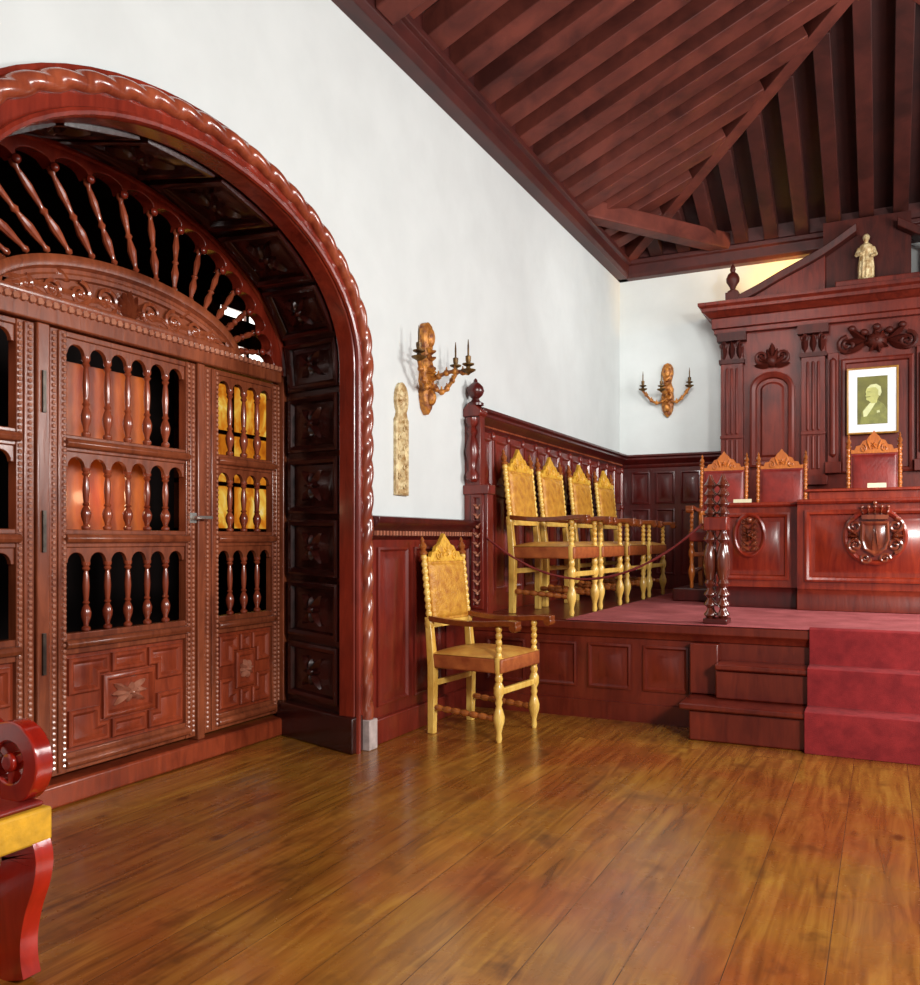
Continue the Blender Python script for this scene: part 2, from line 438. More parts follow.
MB().strip([surf0(l,0) for l in ls], [surf0(l,1) for l in ls]).build('soffit', M_jamb, ar)
def ring(A, l, x): p = path2(A, l); return (x, p[0], p[1])
Ao = (1.15, .735, 2.015)
MB().solidstrip([ring(Af,l,.04) for l in ls], [ring(Ao,l,.04) for l in ls], [ring(Af,l,-.06) for l in ls], [ring(Ao,l,-.0) for l in ls]).build('arch_face', M_frame, ar, bevel=.008)
MB().tube([ring((1.078,.675,2.0),l,.05) for l in ls], .016, 8).build('bead_moulding', M_frame, ar)
Ax = (1.226, .80, 2.026)
MB().solidstrip([ring((1.205,.778,2.026),l,.03) for l in ls], [ring(Ax,l,.03) for l in ls], [ring((1.205,.778,2.026),l,0) for l in ls], [ring(Ax,l,0) for l in ls]).build('outer_fillet', M_frame, ar, bevel=.004)
N2 = 640
Ar = (1.174, .748, 2.02)
rp = []
for i in range(N2+1):
    l = .10+(2*LT-.2)*i/N2; rp.append(ring(Ar, l, .04))
MB().tube(rp, .039, 16, lobes=(2, .14)).build('rope_moulding', M_rope, ar, angle=80)
MB().box(0,.085,AC+1.135,AC+1.215,0,.16).build('rope_plinth', M_stone, ar, bevel=.006)
MB().box(0,.085,AC-1.215,AC-1.135,0,.16).build('rope_plinth', M_stone, ar, bevel=.006)
for sd in (1, -1):
    pb = MB(); yy = lambda v: AC+sd*v
    pb.add([(.05,yy(1.02),0),(.05,yy(1.13),0),(-.61,yy(1.33),0),(-.61,yy(1.24),0),(.05,yy(1.02),.19),(.05,yy(1.13),.19),(-.61,yy(1.33),.19),(-.61,yy(1.24),.19)],
           [(0,1,2,3),(7,6,5,4),(0,4,5,1),(1,5,6,2),(2,6,7,3),(3,7,4,0)])
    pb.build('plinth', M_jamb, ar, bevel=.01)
    pc = MB()
# carved square panels up the jambs and round the soffit
l = .23; k = 0
while l < 2*LT-.3:
    m = MB(); L = .30
    pln = lambda u, v, h, l=l: surf(l+u, v/.6, h)
    m.mould([(0,.07),(L,.07),(L,.53),(0,.53)][::-1] if False else [(0,.07),(L,.07),(L,.53),(0,.53)], pln, [(0,0),(0,.022),(.012,.028),(.03,.022),(.04,.004),(.07,.004),(.085,.014)])
    c = (L/2, .30)
    for i in range(4): leaf(m, lambda u,v,h: pln(u,v,h+.012), c, pi/4+i*pi/2, .115, .03, .03)
    for i in range(4): leaf(m, lambda u,v,h: pln(u,v,h+.012), c, i*pi/2, .07, .02, .028)
    disc(m, lambda u,v,h: pln(u,v,h+.012), c, .024, .024, .035)
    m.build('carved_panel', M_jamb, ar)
    l += .335; k += 1

# ------------------------------------------------------------------ door frame, header, fanlight (trim_2)
fr = struct('trim_2', (DX, AC, 0))
fx = facex(DX)
hd = MB().box(DX-.07,DX+.03,AC-1.25,AC+1.25,1.985,2.055)
hd.build('header_beam', M_door, fr, bevel=.006)
bd = MB(); beads(bd, facex(DX+.035), AC-1.24, 2.06, AC+1.24, 2.06, .036, .017); bd.build('bead_row', M_bead, fr)
MB().box(DX-.06,DX+.012,2.365,2.425,.10,1.985).build('hinge_post', M_door, fr, bevel=.006)
MB().box(DX-.06,DX+.012,3.275,3.325,.10,1.985).build('centre_post', M_door, fr, bevel=.006)
MB().box(DX-.06,DX+.02,3.945,3.995,.10,2.03).build('side_post', M_door, fr, bevel=.006)
MB().box(DX-.06,DX+.02,1.41,1.46,.10,2.03).build('side_post', M_door, fr, bevel=.006)
MB().box(DX-.1,DX+.05,AC-1.29,AC+1.30,0,.10).build('threshold', M_doorred, fr, bevel=.012)
for z in (.55, 1.05, 1.62): MB().box(DX+.008,DX+.022,2.385,2.40,z,z+.17).build('hinge', M_metal, fr)
# lunette board
LC = 2.84; La, Lb = .735, .265
lun = MB(); n = 40
po = [(LC+La*cos(pi*i/n), 2.055+Lb*sin(pi*i/n)) for i in range(n+1)]
lun.prism(po, fx, -.05, .0)
lun.mould(po, fx, [(0,-.02),(0,.03),(.02,.04),(.045,.035),(.055,.012),(.07,.012),(.08,.02),(.095,.016),(.10,0)], cap=False)
lun.build('lunette_board', M_door, fr)
cv = MB(); h0 = .006; fc = facex(DX+h0)
for sg in (1, -1):
    for i, (dx, rr) in enumerate([(.13,.062),(.27,.058),(.41,.048),(.53,.034)]):
        c = (LC+sg*dx, 2.055+.10-.010*i)
        scroll(cv, facex(DX), c, rr, 1.6, (pi/2 if i % 2 else -pi/2), sg*(1 if i % 2 else -1), .012, .011)
        cv.ell(fc(*c, .008), (.012,.018,.018))
        leaf(cv, fc, (c[0]+sg*.05, c[1]+(.04 if i % 2 else -.04)), (0 if sg > 0 else pi)+sg*(.6 if i % 2 else -.6), .09, .022, .02)
    pts = [fc(LC+sg*(.06+.56*t), 2.12+.03*sin(t*9)-.03*t, .006) for t in [j/24 for j in range(25)]]
    cv.tube(pts, .010, 6)
for i in range(7): leaf(cv, fc, (LC, 2.10), pi/2+(i-3)*.33, abs(.13-.012*abs(i-3)), .018, .035)
for sg in (1,-1):
    leaf(cv, fc, (LC, 2.10), pi/2+sg*2.0, .07, .02, .03)
cv.build('scroll_carving', M_carve, fr)
# fan arch: scalloped ring outside, turned spokes
NS = 19
def fan_out(t): return (AC+1.30*cos(t), 2.03+.73*sin(t))
def fan_in(t):
    k = t/pi*NS; u = k-math.floor(k); f = .845+.07*sqrt(max(0, 1-(2*u-1)**2))
    return (AC+.04*sin(t)+1.30*f*cos(t), 2.03+.73*(f+.01)*sin(t))
ts = [pi*i/(NS*10) for i in range(NS*10+1)]
sc_ = MB().solidstrip([fx(*fan_out(t),.02) for t in ts], [fx(*fan_in(t),.02) for t in ts], [fx(*fan_out(t),-.05) for t in ts], [fx(*fan_in(t),-.05) for t in ts])
sc_.build('scalloped_arch', M_frame, fr, bevel=.006)
MB().tube([fx(AC+1.28*cos(t), 2.03+.71*sin(t), .025) for t in ts[::4]], .014, 6).build('arch_bead', M_frame, fr)
spf = [(.010,0),(.016,.03),(.010,.06),(.012,.12),(.017,.2),(.020,.28),(.014,.36),(.010,.42),(.018,.46),(.010,.5),(.013,.6),(.017,.72),(.012,.84),(.010,.9),(.017,.94),(.012,1)]
for i in range(1, NS):
    t = pi*i/NS
    a = fx(LC+(La+.005)*cos(t), 2.06+(Lb+.01)*sin(t), -.012); q = fan_in(t)
    b2 = fx(q[0]+.01*cos(t), q[1]+.01*sin(t), -.012)
    MB().between(spf, a, b2, 9).build('spindle', M_rope, fr)
    MB().ell(fx(*q, .02), (.018,.02,.02), None, 8, 5).build('boss', M_frame, fr)

# ------------------------------------------------------------------ door leaves
spd = [(.014,0),(.019,.02),(.019,.05),(.010,.08),(.012,.12),(.020,.2),(.022,.27),(.016,.34),(.010,.38),(.016,.41),(.010,.44),(.012,.5),(.015,.64),(.012,.8),(.009,.86),(.017,.9),(.012,.93),(.018,.96),(.018,1)]
ROWS = [(1.545,1.955),(1.145,1.475),(.705,1.068)]
def leaf_door(name, y0, y1, o0, o1, ns, kind):
    d = struct(name, (DX, (y0+y1)/2, .10))
    for (a, b2, ba, bb) in ((y0,o0,y0+.02,o0-.014),(o1,y1,o1+.014,y1-.02)):
        m = MB().box(DX-.05,DX,a,b2,.12,1.98)
        bs = MB()
        for yb in (ba, bb): beads(bs, facex(DX+.002), yb, .14, yb, 1.97, .024, .0095)
        bs.build('bead_strip', M_bead, d)
        m.box(DX,DX+.008,(ba+bb)/2-.008,(ba+bb)/2+.008,.13,1.975)
        m.build('stile', M_door, d, bevel=.004)
    for z0, z1 in ((.12,.20),(.615,.705),(1.068,1.145),(1.475,1.545),(1.955,1.98)):
        m = MB().box(DX-.05,DX-.004,o0-.002,o1+.002,z0,z1)
        if z1-z0 > .06:
            zc = (z0+z1)/2
            m.prism([(0,zc-.022),(.022,zc-.016),(.03,zc),(.022,zc+.016),(0,zc+.022)], lambda u,v,h: (DX-.004+u,h,v), o0-.012, o1+.012)
        m.build('rail', M_door, d, bevel=.004)
    nb = ns+1; bw = (o1-o0)/nb
    for z0, z1 in ROWS:
        # scalloped arcade head
        poly = [(o0,z1),(o0,z1-.065)]
        for i in range(nb):
            c = o0+bw*(i+.5); r = bw*.38
            poly += [(c+r*cos(pi-pi*j/10), z1-.065+r*sin(pi*j/10)) for j in range(11)]
        poly += [(o1,z1-.065),(o1,z1)]
        MB().prism(poly, fx, -.035, -.012).build('arcade_head', M_door, d, bevel=.002)
        for i in range(1, nb):
            yc = o0+bw*i
            MB().lathe([(r*1.05, z0+(z1-.062-z0)*t) for r, t in spd], (DX-.022, yc, 0), 10).build('spindle', M_rope, d)
    # lower panel
    z0, z1 = .20, .615
    bp = MB().box(DX-.045,DX-.022,o0,o1,z0,z1)
    pl = facex(DX-.022)
    F = [(0,0),(0,.014),(.006,.019),(.016,.019),(.022,.012),(.030,.006),(.036,.008)]
    wd = o1-o0; ht = z1-z0; cy = (o0+o1)/2; cz = (z0+z1)/2
    bw2, bh2 = (.30*wd if kind == 'wide' else .2*wd)/1, .17*ht
    cw, ch = bw2*.62+.02, bh2+.025
    bp.mould(rect(cy-cw,cy+cw,cz-ch,cz+ch), pl, [(0,0),(0,.016),(.008,.022),(.02,.022),(.03,.006)])
    g = .018
    for su in (1,-1):
        for sv in (1,-1):
            # L-shaped corner fields, made with consistent winding
            ex = wd/2-g; ez = ht/2-g; ix = cw*.78; iz = ch+g*.6; jx = cw+g*1.1; jz = ch*.35
            P = [(jx,jz),(ex,jz),(ex,ez),(ix,ez),(ix,iz),(jx,iz)]
            P = [(cy+su*u, cz+sv*v) for u, v in P]
            if su*sv < 0: P = P[::-1]
            bp.mould(P, pl, F)
    for sv in (1,-1):
        P = rect(cy-cw*.78+g, cy+cw*.78-g, cz+sv*(ch+g*.6) if sv > 0 else cz-(ht/2-g), cz+(ht/2-g) if sv > 0 else cz-(ch+g*.6))
        bp.mould(P, pl, F)
    lp = bp.build('lower_panel', M_doorred, d)
    ro = MB(); pr = facex(DX-.014)
    if kind == 'wide':
        for sg in (1,-1):
            for a in (.5,-.5,0): leaf(ro, pr, (cy,cz), a+(0 if sg > 0 else pi), .10, .02, .03)
        rosette(ro, pr, (cy,cz), .045, .028, 6)
    else:
        rosette(ro, pr, (cy,cz), .05, .035, 8)
    ro.build('rosette', M_bead, lp)
    return d
leaf_door('door_1', 1.465, 2.36, 1.55, 2.28, 5, 'wide')
dm = leaf_door('door_2', 2.43, 3.27, 2.515, 3.205, 5, 'wide')
leaf_door('door_3', 3.33, 3.94, 3.435, 3.875, 3, 'narrow')
hm = MB().box(DX,DX+.014,3.215,3.262,1.185,1.235)
hm.tube([(DX+.014,3.235,1.21),(DX+.045,3.235,1.21),(DX+.05,3.26,1.212),(DX+.05,3.33,1.212)], .009, 8)
hm.build('handle', M_steel, dm)

# ------------------------------------------------------------------ wainscots
def dado_panels(m, pl, u0, u1, v0, v1, n, gap=.05):
    wd = (u1-u0)/n
    for i in range(n): m.mould(rect(u0+wd*i+gap/2, u0+wd*(i+1)-gap/2, v0, v1), pl, PAN)
Y1 = 3.895; Y2 = 5.15; DZ = .60; TW = 1.97
t3 = struct('trim_3', (0,(Y1+Y2)/2,0))
m = MB().box(0,.03,Y1,Y2,0,1.2); dado_panels(m, facex(.03), Y1+.03, Y2-.02, .2, 1.06, 3, .07)
m.build('panelling', M_dado, t3)
MB().box(.0,.055,Y1,Y2,0,.14).build('skirting', M_dado, t3, bevel=.008)
MB().prism([(.03,1.10),(.05,1.12),(.05,1.15),(.09,1.185),(.10,1.20),(.10,1.225),(0,1.235),(0,1.10)], lambda u,v,h:(u,h,v), Y1-.02, Y2).build('cap_rail', M_dadodark, t3, bevel=.003)
m = MB(); 
for i in range(36):
    yy = Y1+.01+(Y2-Y1-.02)*i/36; m.box(.05,.068,yy,yy+.016,1.125,1.15)
m.build('dentil_row', M_bead, t3)
CORN = [(0,1.84),(.03,1.84),(.045,1.86),(.045,1.88),(.09,1.915),(.10,1.925),(.10,1.945),(.12,1.955),(.12,1.975),(0,1.98)]
t4 = struct('trim_4', (0,7,DZ))
m = MB().box(0,.03,Y2,YB,DZ,1.9)
dado_panels(m, facex(.03), Y2+.06, YB-.05, 1.47, 1.80, 13, .06); dado_panels(m, facex(.03), Y2+.06, YB-.05, DZ+.15, 1.42, 13, .06)
m.build('panelling', M_dado, t4)
m = MB()
for i in range(14):
    yy = Y2+.06+(YB-.11-Y2)*i/13; m.between([(.016,0),(.016,1)], (.03,yy,DZ+.12), (.03,yy,1.82), 8); m.ell((.035,yy,1.82), (.02,.02,.035)); m.ell((.035,yy,1.44), (.022,.022,.03))
m.build('half_columns', M_dado, t4)
MB().prism(CORN, lambda u,v,h:(u,h,v), Y2, YB).build('cornice', M_dadodark, t4, bevel=.003)
m = MB(); beads(m, facex(.05), Y2+.02, 1.873, YB-.1, 1.873, .03, .009); m.build('bead_row', M_carve, t4)
# carved end post of the tall wainscot
ps = MB().box(.002,.17,Y2-.05,Y2+.04,DZ,1.43).box(.002,.115,Y2-.045,Y2+.03,1.43,1.93)
pf = facey(Y2-.05)
ps.mould(rect(.055,.145,DZ+.05,1.40), pf, FRM, cap=False)
ps.box(.002,.185,Y2-.07,Y2+.045,1.40,1.46)
ps.prism([(.002,1.91),(.115,1.91),(.13,1.93),(.13,1.95),(.10,1.975),(.07,2.0),(.04,2.0),(.002,1.96)], lambda u,v,h:(u,h,v), Y2-.07, Y2+.04)
ps.build('post', M_dado, t4, bevel=.004)
m = MB(); m.lathe([(.02,1.48),(.04,1.5),(.04,1.53),(.022,1.56),(.03,1.62),(.045,1.68),(.03,1.75),(.02,1.78),(.034,1.81),(.02,1.84),(.04,1.87),(.04,1.9)], (.06,Y2-.055,0), 12)
m.build('half_baluster', M_dado, t4)
m = MB()
z = DZ+.09; i = 0
while z < 1.36:
    pq = facey(Y2-.052)
    for a in (.7, pi-.7): leaf(m, pq, (.10,z), a, .05, .014, .022)
    disc(m, pq, (.10,z), .014, .014, .026, 8, 3)
    z += .062; i += 1
m.build('leaf_carving', M_bead, t4)
MB().lathe([(.055,1.985),(.055,2.0),(.03,2.015),(.022,2.03),(.045,2.05),(.058,2.08),(.05,2.11),(.03,2.13),(.015,2.14),(.012,2.155),(0.002,2.165)], (.07,Y2-.02,0), 14).build('finial', M_dadodark, t4)
t5 = struct('trim_5', (.6,YB,DZ))
m = MB().box(0,1.15,YB-.03,YB,DZ,1.9); dado_panels(m, facey(YB-.03), .1, 1.12, 1.47, 1.80, 4, .06); dado_panels(m, facey(YB-.03), .1, 1.12, DZ+.15, 1.42, 4, .06)
m.build('panelling', M_dadodark, t5)
MB().prism(CORN, lambda u,v,h:(h,YB-u,v), 0, 1.15).build('cornice', M_dadodark, t5, bevel=.003)

# ------------------------------------------------------------------ dais and steps
da = thing('dais', 'panelled dark red wooden dais with three front steps across the hall end', 'platform', (AX,Y2,0))
m = MB().box(.002,RW,Y2,YB-.001,0,DZ-.03)
pf = facey(Y2)
for i in range(4): 
    u0 = .145+.345*i; m.mould(rect(u0,u0+.27,.19,.465), pf, PAN)
for i in range(4):
    u0 = RW-.145-.345*i-.27; m.mould(rect(u0,u0+.27,.19,.465), pf, PAN)
m.box(.004,RW,Y2-.018,Y2,0,.11)
m.build('body', M_dais, da)
MB().prism([(0,.50),(.012,.505),(.02,.53),(.04,.55),(.04,.597),(0,.597)], lambda u,v,h:(h,Y2-u,v), .004, RW).build('edge_moulding', M_dais, da, bevel=.004)
for sd in (0,1):
    X = (lambda a,b: (a,b)) if not sd else (lambda a,b: (RW-b,RW-a))
    a,b2 = X(1.47,1.63)
    MB().box(a,b2,Y2-.07,Y2,.21,.50).build('flank_block', M_dais, da, bevel=.006)
a0, a1 = 1.47, RW-1.47; b0, b1 = 1.63, RW-1.63
MB().box(a0+.05,a1-.05,4.80,Y2,0,.17).box(a0,a1,4.77,Y2,.17,.205).build('step', M_dais, da, bevel=.010)
MB().box(b0,b1,4.985,Y2,.205,.37).box(b0-.0,b1+.0,4.955,Y2,.37,.405).build('step', M_dais, da, bevel=.010)
cx0, cx1 = 2.115, RW-2.115
# carpet runner draped over the steps
pr = [(4.76,0),(4.757,.21),(4.80,.214),(4.945,.214),(4.942,.41),(4.985,.414),(5.097,.414),(5.097,.606),(5.112,.6165)]
cr = MB()
def off(p, d):
    return p
A = [(cx0, y, z) for y, z in pr]; B = [(cx1, y, z) for y, z in pr]
cr.strip(A, B)
cr_o = cr.build('carpet_runner', M_carpet, None, angle=80)
tag(cr_o, 'plain red carpet runner laid up the middle of the dais steps', 'carpet')
sm = cr_o.modifiers.new('thick', 'SOLIDIFY'); sm.thickness = .012; sm.offset = 0
bv = cr_o.modifiers.new('bevel', 'BEVEL'); bv.width = .012; bv.segments = 3; bv.limit_method = 'ANGLE'; bv.angle_limit = radians(40)
dc = MB().box(.70,RW-.2,Y2-.035,YB-.5,DZ+.0005,DZ+.007).build('dais_carpet', M_pinkcarpet, None, bevel=.004)
tag(dc, 'red carpet, tinted pinkish with painted sheen, covering the top of the dais', 'carpet')
MB().box(.04,RW,Y2-.0,YB-.05,DZ-.03,DZ).build('deck', M_dais, da)

# newel of clustered turned columns
nw = thing('newel_post', 'cluster of four dark turned columns standing at the dais edge by the steps', 'post', (1.598,5.235,DZ))
MB().box(1.528,1.668,5.165,5.305,DZ+.007,DZ+.04).build('base', M_dadodark, nw, bevel=.006)
def cones(z0, z1, k, R):
    out = []; p = (z1-z0)/k
    for i in range(k):
        b = z0+p*i
        out += [(R*.45,b),(R*.62,b+p*.12),(R,b+p*.30),(R*.95,b+p*.42),(R*.55,b+p*.72),(R*.4,b+p*.97)]
    return out
col = cones(.04,.22,3,.034)+[(.018,.225),(.03,.245),(.02,.265),(.03,.30),(.036,.35),(.034,.41),(.024,.46),(.018,.475)]+cones(.48,.555,1,.034)+[(.028,.556)]
col2 = [(.028,.635)]+cones(.64,.86,4,.033)+[(.002,.89)]
for dx in (-.036,.036):
    for dy in (-.034,.034):
        MB().lathe([(r,DZ+z) for r,z in col], (1.598+dx,5.235+dy,0), 12).lathe([(r,DZ+z) for r,z in col2], (1.598+dx,5.235+dy,0), 12).build('column', M_newel, nw)
MB().box(1.531,1.665,5.168,5.302,DZ+.556,DZ+.635).build('block', M_desk, nw, bevel=.006)
# barrier cord
pts = []
A_ = Vector((.16,Y2-.052,1.12)); B_ = Vector((1.520,5.2,1.195))
for i in range(41):
    t = i/40; p = A_.lerp(B_, t); s = -.30*(1-(2*t-1)**2); pts.append((p.x,p.y,p.z+s))
cd = MB().tube(pts, .008, 8, lobes=(2,.05))
tag(cd.build('barrier_cord', M_cord), 'thin dark red cord sagging from the wainscot post to the newel post', 'cord')

# ------------------------------------------------------------------ chairs
def bob(r, L, pitch):
    out = []; n = max(2, int(round(L/pitch)))
    for i in range(n):
        for j in range(4): out.append((r*(.62+.38*sin(pi*(j+.0)/4)), (i+j/4)/n))
    out.append((r*.62, 1)); return out
CG = 'carved armchairs with tall tooled leather backs'
def make_chair(label):
    c = thing('carved_armchair', label, 'chair', (0,0,0), CG)
    bx = -.215; W = .215
    lean = lambda z: bx-.07*max(0, z-.45)/.65
    for s in (-1, 1):
        m = MB()
        m.add([(bx-.022+dx, s*W+dy, z) for z in (0,) for dx, dy in ((0,-.02),(.04,-.02),(.04,.02),(0,.02))]+
              [(bx-.02+dx, s*W+dy, .37) for dx, dy in ((0,-.024),(.046,-.024),(.046,.024),(0,.024))]+
              [(lean(.66)-.02+dx, s*W+dy, .66) for dx, dy in ((0,-.018),(.038,-.018),(.038,.018),(0,.018))],
              [(0,3,2,1),(0,1,5,4),(1,2,6,5),(2,3,7,6),(3,0,4,7),(4,5,9,8),(5,6,10,9),(6,7,11,10),(7,4,8,11),(8,9,10,11)])
        m.ell((lean(.64),s*W,.625), (.03,.026,.045))
        m.between(bob(.020,.38,.042), (lean(.66),s*W,.66), (lean(1.02),s*W,1.02), 10)
        rp_ = m.build('rear_post', M_chair, c, bevel=.004)
        MB().between([(.022,0),(.026,.12),(.014,.25),(.024,.42),(.02,.55),(.009,.7),(.013,.8),(.003,1)], (lean(1.02),s*W,1.015), (lean(1.12),s*W,1.12), 10).build('finial', M_turned, rp_)
        # front leg: turned, two swells
        m = MB()
        prof = [(r_*.86, z_) for r_, z_ in [(.016,0),(.022,.02),(.017,.05),(.024,.075),(.036,.11),(.038,.14),(.026,.175),(.018,.195),(.025,.215),(.019,.235),(.034,.265),(.034,.30),(.02,.325),(.027,.345),(.02,.365),(.03,.385),(.03,.46)]]
        m.lathe(prof, (.215,s*W,0), 12); m.build('front_leg', M_chair, c)
        m = MB().between(bob(.019,.18,.036), (.215,s*W,.45), (.215,s*W,.632), 10); m.build('arm_support', M_chair, c)
        # arm
        n = 16; top = []; bot = []
        for i in range(n+1):
            t = i/n; x = lean(.66)+.01+(.325-lean(.66))*t
            zz = .655-.018*sin(pi*t*1.1)+(0 if t < .85 else -.012*((t-.85)/.15)); hw = .022+.012*t
            top.append((x, zz+.014, hw)); bot.append((x, zz-.016, hw))
        m = MB()
        m.solidstrip([(x, s*W-hw, z) for x,z,hw in top], [(x, s*W+hw, z) for x,z,hw in top], [(x, s*W-hw, z) for x,z,hw in bot], [(x, s*W+hw, z) for x,z,hw in bot])
        m.lathe([(.001,-.034),(.024,-.032),(.026,0),(.024,.032),(.001,.034)], (.315,s*W,.628), 14, Matrix.Rotation(pi/2,4,'X'))
        m.build('arm', M_arm, c, bevel=.004)
        # side stretcher
        MB().between(bob(.02,.40,.058), (-.2,s*W,.15), (.2,s*W,.125), 10).build('side_stretcher', M_turned, c)
    MB().box(.202,.228,-W,W,.255,.29).build('front_stretcher', M_chair, c, bevel=.006)
    MB().box(bx-.005,bx+.02,-W,W,.27,.305).build('rear_stretcher', M_chair, c, bevel=.006)
    # back panel and crest
    def bpl(u, v, h): return (lean(v)+.005+h, u, v)
    m = MB().prism(rect(-.195,.195,.635,.975), bpl, -.012, .012)
    m.mould(rect(-.185,.185,.65,.965), bpl, [(0,.012),(.01,.02),(.03,.026),(.08,.03)])
    m.build('back_panel', M_leather, c, bevel=.003)
    half = [(.195,.975),(.195,1.005),(.165,1.0),(.150,1.03),(.115,1.035),(.095,1.065),(.06,1.075),(.04,1.10),(.02,1.115),(0,1.14)]
    po = [(-u,v) for u,v in half[:-1]]+[half[-1]]+[(u,v) for u,v in reversed(half[:-1])]
    m = MB().prism(po[::-1], bpl, -.012, .014)
    pc = lambda u,v,h: bpl(u,v,h+.014)
    for sg in (1,-1):
        scroll(m, pc, (sg*.09,1.01), .03, 1.4, pi/2, sg, .004, .006, 14); leaf(m, pc, (sg*.03,1.0), pi/2-sg*.4, .08, .016, .012)
    rosette(m, pc, (0,1.03), .03, .012, 6)
    m.build('crest', M_crest, c, bevel=.003)
    MB().prism(rect(-.2,.2,.60,.635), bpl, -.012, .014).build('back_rail', M_chair, c, bevel=.004)
    # seat
    m = MB(); x0,x1,y0,y1 = -.235,.245,-.235,.235
    m.box(x0,x1,y0,y1,.375,.455); m.build('seat_skirt', M_seatside, c, bevel=.01)
    n = 10; g = [[(x0+(x1-x0)*i/n, y0+(y1-y0)*j/n, .456+.032*(1-(2*i/n-1)**4)*(1-(2*j/n-1)**4)) for j in range(n+1)] for i in range(n+1)]
    m = MB()
    for i in range(n): m.strip(g[i], g[i+1])
    m.build('seat', M_seat, c)
    return c
ch0 = make_chair('gold leather armchair standing alone on the bare wood floor before the dais')
ch0.location = (.41,4.52,0); ch0.rotation_euler = (0,0,radians(-5))
where = ['row of armchairs on the dais, the one nearest the carved wainscot post', 'second armchair from the carved post in the dais row', 'third armchair from the carved post in the dais row', 'armchair at the far corner end of the dais row']
for lb, y in zip(where, (5.62,6.26,6.98,7.70)):
    d = dup(ch0); d.location = (.44,y,DZ+.001); d.rotation_euler = (0,0,radians(-3)); d['label'] = 'gold leather '+lb if not lb.startswith('row') else 'gold leather armchair in the dais row nearest the carved wainscot post'
    if not lb.startswith('row'): d['label'] = 'gold leather ' + lb
SW = {M_chair: M_orange, M_leather: M_redleather, M_crest: M_orange, M_seat: M_redleather, M_seatside: M_redleather}  # chairs beyond the flash: same parts without the painted sheen
pl2 = MB().box(.95,RW-.95,7.0,8.38,DZ+.008,DZ+.11).build('chair_platform', M_dadodark, None, bevel=.01)
tag(pl2, 'low dark wooden platform under the red chairs behind the desks', 'platform')
for (x, y, sc3, lb) in ((1.27,7.28,1.0,'red leather armchair behind the left desk, nearest the bare white wall'),
                        (1.73,7.28,1.0,'red leather armchair behind the left desk, beside the taller middle chair'),
                        (2.415,7.28,1.10,'tall red leather armchair behind the crested desk under the portrait')):
    d = dup(ch0); d.location = (x,y,DZ+.112); d.rotation_euler = (0,0,radians(-90)); d.scale = (.9,.85,sc3); d['label'] = lb; d['group'] = 'red armchairs behind the desks'
    for p in d.children:
        mt = p.data.materials[0]
        if mt in SW:
            p.material_slots[0].link = 'OBJECT'; p.material_slots[0].material = SW[mt]

# foreground curule armchair, mostly out of frame on the left
cu = thing('curule_armchair', 'glossy red scroll-armed chair with a yellow seat, cut off at the left edge', 'chair', (.36,1.2,0))
def arc(cx, cz, r, a0, a1, n): return [(cx+r*cos(a0+(a1-a0)*i/n), cz+r*sin(a0+(a1-a0)*i/n)) for i in range(n+1)]
def band(m, cen, wid, yy0, yy1):
    L = []; R = []
    for i, (x, z) in enumerate(cen):
        p = Vector(cen[max(0,i-1)]); q = Vector(cen[min(len(cen)-1,i+1)]); d = (q-p).normalized(); nn = Vector((-d.y,d.x))
        w_ = wid[i] if hasattr(wid,'__len__') else wid
        L.append((x+nn.x*w_/2, z+nn.y*w_/2)); R.append((x-nn.x*w_/2, z-nn.y*w_/2))
    m.solidstrip([(x,yy0,z) for x,z in L],[(x,yy0,z) for x,z in R],[(x,yy1,z) for x,z in L],[(x,yy1,z) for x,z in R])
def cat(pts, n=8):
    out = []; P = [pts[0]]+list(pts)+[pts[-1]]
    for i in range(1, len(P)-2):
        for j in range(n):
            t = j/n; a,b_,c_,d_ = [Vector(P[i-1+k]) for k in range(4)]
            v = .5*((2*b_)+(c_-a)*t+(2*a-5*b_+4*c_-d_)*t*t+(-a+3*b_-3*c_+d_)*t**3); out.append((v.x,v.y))
    out.append(tuple(pts[-1])); return out
for yy in (1.425, .925):
    y0, y1 = yy, yy+.05
    m = MB()
    band(m, cat([(.535,.355),(.562,.32),(.556,.27),(.527,.20),(.508,.12),(.508,.05),(.52,.0)]), .125, y0, y1); m.build('front_leg', M_redchair, cu, bevel=.006)
    m = MB()
    band(m, cat([(.125,.355),(.10,.32),(.105,.27),(.135,.20),(.15,.12),(.145,.05),(.125,.0)]), .075, y0, y1); m.build('rear_leg', M_redchair, cu, bevel=.006)
    m = MB(); band(m, arc(.525,.545,.078,-pi*.75,pi*1.25-.01,28), .05, y0, y1)
    for a in (0, pi/3*2, pi/3*4):
        band(m, [(.525,.545),(.525+.06*cos(a+.4),.545+.06*sin(a+.4))], .022, y0+.008, y1-.008)
    m.lathe([(.001,y0-.006),(.02,y0-.006),(.024,y0),(.024,y1),(.02,y1+.006),(.001,y1+.006)], (.525,0,.545), 14, Matrix(((1,0,0,0),(0,0,1,0),(0,-1,0,0),(0,0,0,1))))
    m.build('arm_scroll', M_redchair, cu, bevel=.004)
    m = MB(); band(m, cat([(.46,.60),(.38,.63),(.27,.635),(.16,.64),(.09,.66)]), .05, y0, y1); m.build('arm', M_redchair, cu, bevel=.006)
    m = MB(); band(m, [(.11,.45),(.10,.55),(.085,.75),(.06,.98)], .05, y0, y1); m.build('back_post', M_redchair, cu, bevel=.006)
MB().box(.11,.615,.925,1.482,.350,.436).build('seat_apron', M_yellow, cu, bevel=.008)
MB().box(.11,.60,.935,1.47,.436,.452).build('seat', M_redleather, cu, bevel=.014)
m = MB(); band(m, [(.095,.62),(.06,.95)], .03, .97, 1.43); m.build('backrest', M_yellow, cu, bevel=.008)
